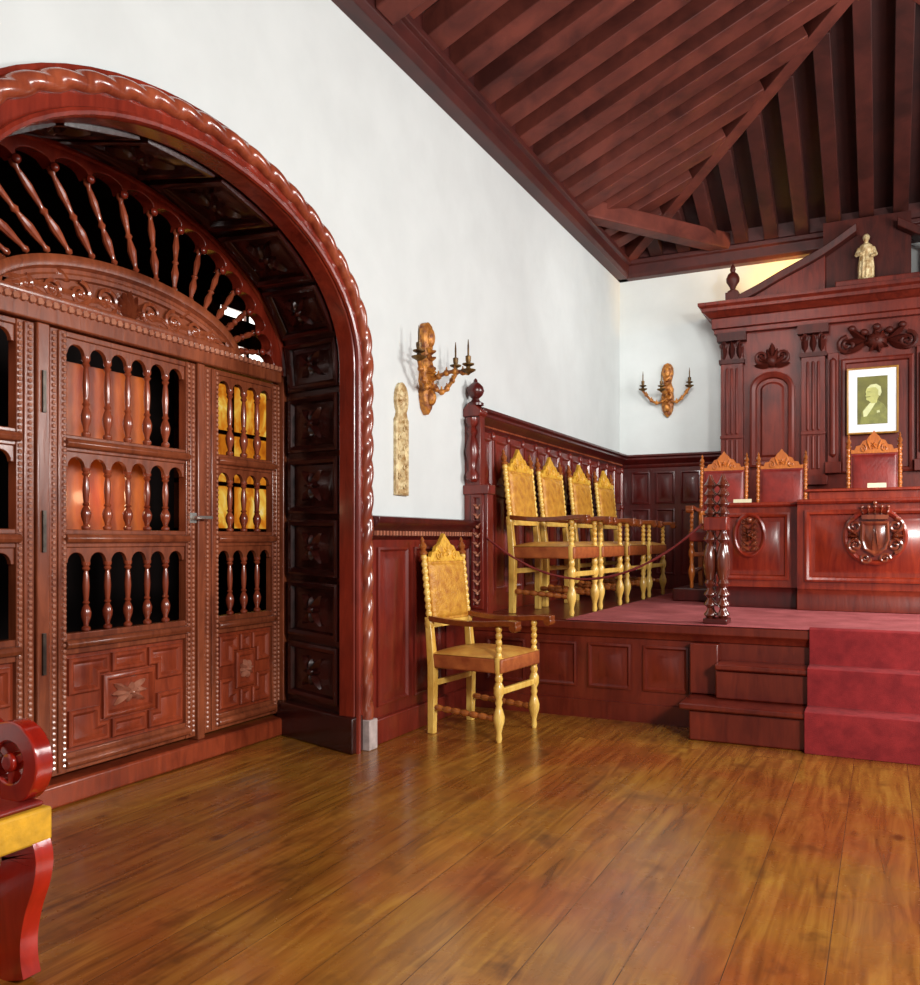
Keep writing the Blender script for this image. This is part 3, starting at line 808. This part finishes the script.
MB().box(.12,.16,.97,1.43,.09,.13).build('stretcher', M_redchair, cu, bevel=.006)

# ------------------------------------------------------------------ desks on the dais
def desk(name, label, x0, x1, yf, ztop, oval, big):
    d = thing(name, label, 'desk', ((x0+x1)/2, yf+.25, DZ+.006))
    zb = DZ+.008
    m = MB().box(x0,x1,yf,yf+.32,zb,ztop-.03)
    pf = facey(yf)
    m.mould(rect(x0+.05,x1-.05,zb+.20,ztop-.075), pf, [(0,0),(0,.022),(.014,.028),(.03,.022),(.04,-.004),(.06,-.004),(.085,.012)])
    m.build('body', M_desk, d)
    MB().prism([(0,zb),(.035,zb),(.035,zb+.11),(.022,zb+.13),(0,zb+.15)], lambda u,v,h:(h,yf-u,v), x0-.0, x1+.0).build('plinth', M_dadodark if not big else M_dais, d, bevel=.004)
    MB().prism([(-.34,ztop-.035),(.02,ztop-.035),(.035,ztop-.02),(.035,ztop),(-.34,ztop)], lambda u,v,h:(h,yf-u,v), x0-.0, x1+.0).build('desk_top', M_desk, d, bevel=.004)
    return d
d1 = desk('left_side_desk'.replace('left_side_','side_'), 'red wooden desk with a small oval floral medallion, left of the crested desk', 1.36, 1.925, 6.62, 1.375, None, False)
cx, cz = 1.60, 1.135
m = MB(); pf = facey(6.608)
ov = [(cx+.115*cos(2*pi*i/32), cz+.165*sin(2*pi*i/32)) for i in range(32)]
m.mould(ov, pf, [(0,0),(0,.02),(.012,.028),(.026,.02),(.032,.006),(.05,.006)])
md = m.build('medallion', M_desk, d1)
m = MB(); pq = facey(6.60)
for i in range(6):
    zz = cz-.12+.04*i
    for sg in (1,-1): leaf(m, pq, (cx,zz), pi/2-sg*.9, .07, .02, .028); scroll(m, pq, (cx+sg*.045,zz+.02), .018, 1.3, 0, sg, .01, .006, 10)
rosette(m, pq, (cx,cz), .045, .04, 7); m.ell(pq(cx,cz+.11,.02),(.022,.02,.022))
m.build('floral_carving', M_carve, md)
d2 = desk('crested_desk', 'wide red wooden desk bearing a carved coat of arms under the portrait', 1.935, RW-1.935, 6.50, 1.385, None, True)
cx, cz = AX, 1.125
m = MB(); pf = facey(6.488)
ov = [(cx+.20*cos(2*pi*i/36), cz+.20*sin(2*pi*i/36)*.98) for i in range(36)]
m.mould(ov, pf, [(0,0),(0,.022),(.014,.03),(.03,.022),(.036,.006),(.06,.006)])
md = m.build('medallion', M_desk, d2)
m = MB(); pq = facey(6.478)
shd = [(-.085,.10),(.085,.10),(.09,-.02),(.07,-.09),(0,-.135),(-.07,-.09),(-.09,-.02)][::-1]
m.mould([(cx+u,cz+v) for u,v in shd], pq, [(0,0),(0,.03),(.01,.036),(.02,.03),(.026,.022),(.05,.03)])
for sg in (1,-1):
    scroll(m, pq, (cx+sg*.125,cz+.07), .05, 1.6, pi/2, -sg, .018, .014); scroll(m, pq, (cx+sg*.12,cz-.06), .05, 1.6, -pi/2, sg, .018, .014)
    scroll(m, pq, (cx+sg*.06,cz-.15), .035, 1.5, 0, sg, .016, .011)
    for a in (-.7,0,.7): leaf(m, pq, (cx+sg*.10,cz), (0 if sg > 0 else pi)+a, .085, .022, .04)
    leaf(m, pq, (cx+sg*.02,cz-.10), pi/2+sg*.1, .18, .02, .05)
# crown
m.prism([(cx-.08,cz+.115),(cx+.08,cz+.115),(cx+.085,cz+.145),(cx-.085,cz+.145)], pq, 0, .04)
for i in range(5):
    u = cx-.072+.036*i; leaf(m, pq, (u,cz+.145), pi/2+(2-i)*.12, .06, .014, .04); m.ell(pq(u+(2-i)*-.004,cz+.20,.02),(.012,.012,.012))
m.ell(pq(cx,cz+.225,.02),(.014,.014,.016))
m.build('coat_of_arms', M_carve, md)
MB().box(2.0,RW-2.0,6.66,6.80,1.385,1.445).box(1.97,RW-1.97,6.64,6.83,1.445,1.465).build('writing_ledge', M_desk, d2, bevel=.005)
pa = MB().prism([(2.38,0),(2.50,0),(2.50,.035),(2.38,.035)], lambda u,v,h: (u,6.70+h+v*.4,1.466+v), 0, .006).build('paper_card', M_cream, None)
tag(pa, 'small cream card propped on the ledge of the crested desk', 'card')
pa = MB().prism([(1.47,0),(1.60,0),(1.60,.03),(1.47,.03)], lambda u,v,h: (u,6.70+h+v*.4,1.376+v), 0, .006).build('paper_card', M_cream, None)
tag(pa, 'small cream card on the side desk between two red chairs', 'card')

# ------------------------------------------------------------------ reredos
RX = 2.43; YF = 8.46
re_ = thing('reredos', 'tall dark red carved wooden reredos with fluted pilasters and broken pediment', 'altarpiece', (RX,YB-.2,DZ))
MB().box(RX-1.34,RX+1.34,YF,YB-.002,DZ,3.08).build('back_body', M_reredos, re_)
MB().box(RX-1.36,RX+1.36,YF-.05,YB-.002,DZ,.9).build('base', M_reredosdark, re_, bevel=.01)
pf = facey(YF)
for xp in (RX-1.33, RX-.62, RX+.44, RX+1.13):
    x0, x1 = xp, xp+.20
    m = MB().box(x0,x1,YF-.06,YF,1.68,2.92)
    m.box(x0-.02,x1+.02,YF-.085,YF,1.60,1.68)
    pp = facey(YF-.06)
    for z0, z1 in ((1.74,2.05),(2.09,2.72)):
        for i in range(3):
            u = x0+.055+.045*i
            m.between([(.003,0),(.014,.02),(.014,.98),(.003,1)], (u,YF-.062,z0), (u,YF-.062,z1), 8)
    m.box(x0-.005,x1+.005,YF-.075,YF,2.055,2.085)
    pil = m.build('pilaster', M_reredos, re_, bevel=.004)
    m = MB().box(x0-.015,x1+.015,YF-.08,YF,2.76,2.80).box(x0-.03,x1+.03,YF-.10,YF,2.97,3.05)
    for i in range(3): leaf(m, facey(YF-.065), (x0+.03+.07*i,2.80), pi/2, .17, .035, .045)
    for sg, xx in ((1,x1-.02),(-1,x0+.02)): scroll(m, facey(YF-.07), (xx,2.93), .035, 1.5, pi/2, sg, .012, .012)
    m.build('capital', M_reredosdark, pil)
# arched side panels with scrolled feet, carved heads
for sg in (-1, 1):
    xc = RX+sg*.875
    xl, xr = xc-.20, xc+.20
    if sg < 0: xl, xr = RX-1.09, RX-.66
    else: xl, xr = RX+.68, RX+1.09
    xc = (xl+xr)/2; hw = (xr-xl)/2-.02
    arch = [(xc+hw*cos(pi*i/14), 2.50+.16*sin(pi*i/14)) for i in range(15)]
    poly = [(xc-hw,1.78),(xc+hw,1.78)]+arch
    m = MB(); m.mould(poly, pf, [(0,0),(0,.05),(.02,.06),(.05,.045),(.06,.012),(.09,.012),(.11,.03)])
    m.build('arched_panel', M_reredos, re_)
    m = MB(); pq = facey(YF-.02)
    for s2 in (1,-1):
        scroll(m, pq, (xc+s2*.09,2.80), .06, 1.6, -pi/2, s2, .015, .016); pass
        for a in (.3,.9,1.5): leaf(m, pq, (xc,2.72), pi/2-s2*a, .16, .035, .05)
    disc(m, pq, (xc,2.76), .05, .06, .07); leaf(m, pq, (xc,2.78), pi/2, .15, .04, .06)
    m.build('foliage_carving', M_reredosdark, re_)
# centre bay
m = MB()
for x0, x1 in ((RX-.40,RX-.31),(RX+.31,RX+.40)):
    m.box(x0,x1,YF-.045,YF,1.80,2.78); m.between([(.004,0),(.03,.03),(.03,.97),(.004,1)], ((x0+x1)/2,YF-.045,1.84), ((x0+x1)/2,YF-.045,2.74), 10)
    m.box(x0-.02,x1+.02,YF-.08,YF,1.70,1.80)
m.build('bay_columns', M_reredos, re_, bevel=.004)
m = MB(); m.mould(rect(RX-.29,RX+.29,1.70,2.72), pf, [(0,0),(0,.03),(.015,.038),(.035,.03),(.045,.004)])
m.build('bay_panel', M_reredos, re_)
m = MB(); pq = facey(YF-.02)
for sg in (1,-1):
    scroll(m, pq, (RX+sg*.24,2.84), .08, 1.7, pi/2, -sg, .02, .02)
    for a in (-.5,.1,.7): leaf(m, pq, (RX+sg*.08,2.86), (0 if sg > 0 else pi)+sg*a, .2, .04, .06)
disc(m, pq, (RX,2.86), .085, .08, .08); rosette(m, pq, (RX,2.86), .11, .07, 8)
for i in range(5): m.ell(pq(RX-.2+.1*i, 2.96+.02*cos(i*3), .03), (.035,.03,.03))
m.build('garland', M_reredosdark, re_)
# entablature
ent = [(0,3.05),(.07,3.05),(.07,3.09),(.09,3.10),(.09,3.19),(.11,3.20),(.15,3.24),(.17,3.25),(.17,3.28),(.20,3.30),(.20,3.33),(0,3.34)]
m = MB()
E = []
for u, v in ent:
    E.append([(RX-1.32-u,YB-.003,v),(RX-1.32-u,YF-u,v),(RX+1.32+u,YF-u,v),(RX+1.32+u,YB-.003,v)])
for a, b2 in zip(E, E[1:]): m.strip(a, b2)
m.add(E[-1], [(0,1,2,3)]); m.add(E[0], [(3,2,1,0)])
m.build('entablature', M_reredos, re_, bevel=.002)
for sg in (1,-1):
    def P(u, v, h, sg=sg): return (RX+sg*u, YF-.02-h, v)
    m = MB().prism([(1.22,3.34),(.42,3.34),(.42,3.70),(.55,3.66),(.80,3.55),(1.0,3.45)], P, -.13, .02)
    m.build('pediment', M_reredos, re_, bevel=.004)
    rk = cat([(1.27,3.345),(1.0,3.46),(.80,3.56),(.45,3.72),(.16,3.90)], 6)
    A1 = [P(u,v,.10) for u,v in rk]; A2 = [P(u,v-.07,.08) for u,v in rk]; A3 = [P(u,v,-.13) for u,v in rk]; A4 = [P(u,v-.07,-.13) for u,v in rk]
    MB().solidstrip(A1,A2,A3,A4).build('raking_cornice', M_reredosdark, re_, bevel=.006)
    m = MB().box(RX+sg*1.22-.06,RX+sg*1.22+.06,YF-.12,YF+.0,3.33,3.42)
    m.lathe([(.05,3.42),(.05,3.44),(.022,3.46),(.03,3.48),(.06,3.53),(.062,3.56),(.045,3.60),(.02,3.62),(.028,3.645),(.02,3.67),(.004,3.70)], (RX+sg*1.22,YF-.06,0), 14)
    m.build('urn_finial', M_reredosdark, re_)
MB().box(RX-.44,RX+.27,YF+.02,YF+.06,3.34,3.98).build('niche_board', M_reredosdark, re_)
MB().box(RX-.33,RX+.33,YF-.17,YF+.02,3.335,3.385).build('statue_plinth', M_reredos, re_, bevel=.006)

# gilded statue
sx, sy, sz = 2.345, YF-.07, 3.386
m = MB()
m.lathe([(.055,0),(.06,.02),(.05,.03),(.055,.05),(.065,.10),(.055,.17),(.045,.22),(.055,.27),(.05,.31),(.02,.335),(.018,.345)], (sx,sy,sz), 14)
m.ell((sx,sy-.008,sz+.375), (.028,.03,.036)); m.ell((sx,sy+.008,sz+.385), (.031,.03,.034))
m.ell((sx,sy-.036,sz+.372), (.006,.008,.008)); m.ell((sx,sy-.03,sz+.348),(.018,.016,.022))
m.tube([(sx-.05,sy,sz+.29),(sx-.075,sy-.02,sz+.23),(sx-.035,sy-.06,sz+.235)], [.022,.02,.013], 8)
m.tube([(sx+.05,sy,sz+.29),(sx+.075,sy-.015,sz+.22),(sx+.05,sy-.06,sz+.20)], [.022,.02,.013], 8)
m.ell((sx-.02,sy-.065,sz+.24),(.014,.012,.014)); m.ell((sx+.045,sy-.066,sz+.196),(.013,.012,.013))
for k in range(7):
    a = pi+pi*k/6; m.tube([(sx+.045*cos(a),sy+.045*sin(a),sz+.24),(sx+.062*cos(a+.15),sy+.062*sin(a+.15),sz+.12),(sx+.058*cos(a),sy+.058*sin(a),sz+.02)], .008, 6)
st = m.build('saint_statue', M_golddull)
rm = st.modifiers.new('fuse', 'REMESH'); rm.mode = 'VOXEL'; rm.voxel_size = .005; rm.use_smooth_shade = True
tag(st, 'small gilded robed saint figure standing on top of the reredos', 'statue')

# framed portrait photograph
po_ = thing('framed_portrait', 'white-mounted olive toned bust photograph of a man in a thin gold frame', 'picture', (2.395,YF-.06,2.03))
px0, px1, pz0, pz1 = 2.19, 2.60, 2.035, 2.62
yp = YF-.075
MB().mould(rect(px0,px1,pz0,pz1), facey(yp), [(0,-.03),(0,.012),(.006,.016),(.014,.012),(.016,0)], cap=False).build('frame', M_thinframe, po_)
MB().box(px0+.01,px1-.01,yp-.002,yp+.03,pz0+.01,pz1-.01).build('mount', M_white, po_)
MB().box(px0+.085,px1-.085,yp-.005,yp-.001,pz0+.085,pz1-.08).build('photograph', M_olive, po_)
pf = facey(yp-.005); ux = (px0+px1)/2+.005; uz = pz0
m = MB()
coat = [(-.105,.088),(.11,.088),(.115,.20),(.085,.255),(.04,.29),(-.01,.27),(-.06,.24),(-.09,.19)]
m.prism([(ux+a,uz+b) for a,b in coat], pf, 0, .002); m.build('coat', M_olivedark, po_)
m = MB().prism([(ux+a,uz+b) for a,b in [(-.075,.15),(-.05,.155),(-.02,.20),(.03,.285),(.015,.30),(-.03,.265),(-.08,.20)]], pf, .002, .0035)
m.prism([(ux+a,uz+b) for a,b in [(.03,.18),(.055,.185),(.05,.205),(.03,.20)]], pf, .002, .0035); m.build('shirt', M_oliveshirt, po_)
face = [(-.035,.29),(-.055,.30),(-.055,.325),(-.062,.335),(-.055,.345),(-.06,.37),(-.05,.40),(-.02,.425),(.02,.43),(.05,.41),(.06,.37),(.05,.33),(.035,.30),(.03,.27),(-.01,.265)]
m = MB().prism([(ux+a,uz+b) for a,b in face], pf, .0035, .005); m.build('face', M_olivelight, po_)
m = MB().prism([(ux+a,uz+b) for a,b in [(-.05,.40),(-.02,.43),(.025,.435),(.06,.41),(.068,.36),(.055,.325),(.04,.34),(.042,.38),(.02,.405),(-.02,.405)]], pf, .005, .006); m.build('hair', M_oliveshirt, po_)
m = MB().prism([(ux+a,uz+b) for a,b in [(-.045,.365),(-.02,.365),(-.02,.371),(-.047,.371)]], pf, .005, .006)
m.prism([(ux+a,uz+b) for a,b in [(-.052,.318),(-.02,.322),(-.02,.33),(-.055,.328)]], pf, .005, .006); m.build('features', M_olivedark, po_)

# ------------------------------------------------------------------ wall sconces and the gilded panel
def sconce(label, loc, rz):
    s = empty('wall_sconce', loc, rz); s['_base'] = (0,0,0); tag(s, label, 'wall light', 'gilded candle sconces')
    # local: +x is out of the wall, plate height 0..0.55
    pl = facex(0)
    m = MB()
    half = [(0,0),(.035,.035),(.055,.09),(.06,.14),(.05,.16),(.062,.20),(.055,.25),(.06,.29),(.045,.32),(.035,.36),(.045,.40),(.058,.45),(.055,.50),(.035,.54),(0,.555)]
    poly = [(u,v) for u,v in half]+[(-u,v) for u,v in half[-2:0:-1]]
    m.mould(poly, pl, [(0,0),(0,.035),(.008,.045),(.018,.05)])
    pq = facex(.05)
    disc(m, pq, (0,.46), .036, .06, .025); rosette(m, pq, (0,.25), .05, .03, 8); disc(m, pq, (0,.10), .035, .05, .035)
    for sg in (1,-1):
        for zz in (.15,.20,.32,.36): leaf(m, pq, (0,zz), pi/2-sg*.9, .055, .016, .025)
    m.build('back_plate', M_gold, s)
    for (dx, dy, sz_) in ((.30,0,.24),(.10,.235,.20),(.10,-.235,.20)):
        pts = []
        for i in range(15):
            t = i/14; pts.append((.05+(dx-.05)*t, dy*t, .20-.06*sin(pi*t*1.15)*(1 if dx < .2 else .2)+(.05 if dx < .2 else .02)*t*t+.05*sin(pi*t)*(1 if dx > .2 else 0)))
        m = MB().tube(pts, .012, 8)
        for i in (3,6,9,12):
            m.ell(pts[i], (.02,.02,.02), None, 8, 5)
            m.tube([pts[i], (pts[i][0],pts[i][1],pts[i][2]+.035)], [.01,.003], 6)
        am = m.build('arm', M_gold, s)
        ex, ey, ez = pts[-1]
        MB().lathe([(.004,-.01),(.015,.0),(.042,.015),(.045,.022),(.015,.026),(.012,.04),(.034,.05),(.036,.057),(.012,.062),(.016,.075),(.017,.10),(.010,.105)], (ex,ey,ez), 12).build('candle_cup', M_bronze, am)
        MB().lathe([(.006,.10),(.006,.16),(.002,.20)], (ex,ey,ez), 8).build('candle', M_bronze, am)
    return s
sconce('gilded three-armed sconce on the long white wall above the low wainscot', (0,4.54,1.85), 0)
sconce('gilded three-armed sconce on the end wall beside the tall reredos', (.505,YB,2.35), radians(-90))
wp = MB(); pl = facex(0); yc = 4.26; zb = 1.355
poly = [(yc-.07,zb),(yc+.07,zb),(yc+.07,zb+.43),(yc+.055,zb+.45)]+[(yc+.068*cos(a),zb+.545+.10*sin(a)) for a in [-.8+(pi+1.6)*i/16 for i in range(17)]]+[(yc-.055,zb+.45),(yc-.07,zb+.43)]
wp.mould(poly, pl, [(0,0),(0,.018),(.008,.024),(.016,.012),(.02,.012)])
pq = facex(.012)
for i in range(7): leaf(wp, pq, (yc+(.03 if i % 2 else -.03),zb+.03+.055*i), pi/2+(.6 if i % 2 else -.6), .09, .02, .02); scroll(wp, pq, (yc-(.03 if i % 2 else -.03),zb+.05+.055*i), .02, 1.3, 0, 1, .006, .006, 10)
disc(wp, pq, (yc,zb+.545), .035, .06, .02); rosette(wp, pq, (yc,zb+.545), .05, .02, 8)
tag(wp.build('carved_wall_plaque', M_golddull), 'narrow pale gilded carved plaque on the white wall beside the arch', 'wall ornament')

# ------------------------------------------------------------------ light
wd = bpy.data.worlds.new('World'); bpy.context.scene.world = wd; wd.use_nodes = True
wd.node_tree.nodes['Background'].inputs['Color'].default_value = lin((234,232,230)); wd.node_tree.nodes['Background'].inputs['Strength'].default_value = .38
def area(name, loc, tgt, size, power, col=(1,1,1), sy_=None):
    l = bpy.data.lights.new(name, 'AREA'); l.energy = power; l.size = size; l.color = col
    if sy_: l.shape = 'RECTANGLE'; l.size_y = sy_
    o = bpy.data.objects.new(name, l); C.objects.link(o); o.location = loc
    o.rotation_euler = (Vector(tgt)-Vector(loc)).to_track_quat('-Z','Y').to_euler(); return o
area('flood_lamp', (4.5,.8,2.5), (.2,4.9,1.4), .6, 190, (1,.97,.93))
area('side_fill_light', (4.8,5.6,2.4), (0,7.0,2.2), 1.6, 165, (1,.98,.95), 1.2)  # added fill on the open right side, no window stands there
area('near_fill_light', (4.8,2.2,2.3), (0,3.0,1.6), 1.8, 50, (.97,.99,1), 1.4)  # second added fill, for the near left wall, not a window
ew = area('end_wall_fill', (1.5,5.2,3.5), (.6,8.84,2.9), .8, 13, (1,.99,.96)); ew.data.spread = radians(75)  # added mid-air fill brightening the end wall; no fixture hangs here
ew = area('cornice_lamp', (1.98,8.63,3.47), (1.55,8.84,3.62), .12, 5, (1,.52,.07)); ew.data.spread = radians(80)
def point(name, loc, power, col, r=.05):
    l = bpy.data.lights.new(name, 'POINT'); l.energy = power; l.color = col; l.shadow_soft_size = r
    o = bpy.data.objects.new(name, l); C.objects.link(o); o.location = loc; return o
point('shutter_fill', (-.70,2.83,1.3), .45, (1,.7,.4), .03)  # unseen light added just behind the doors to brighten the shutters

# ------------------------------------------------------------------ camera
cam = bpy.data.cameras.new('camera'); co = bpy.data.objects.new('camera', cam); C.objects.link(co)
co.location = (2.48,0,1.10); co.rotation_euler = (radians(90),0,radians(26.2))
cam.sensor_fit = 'HORIZONTAL'; cam.sensor_width = 36; cam.lens = 860/920*36; cam.shift_y = 47.5/920; cam.clip_start = .05
S = bpy.context.scene; S.camera = co
S.view_settings.view_transform = 'Standard'; S.view_settings.look = 'None'; S.view_settings.exposure = 0
S.cycles.max_bounces = 8; S.cycles.use_denoising = True
for o in bpy.data.objects:
    if '_base' in o: del o['_base']
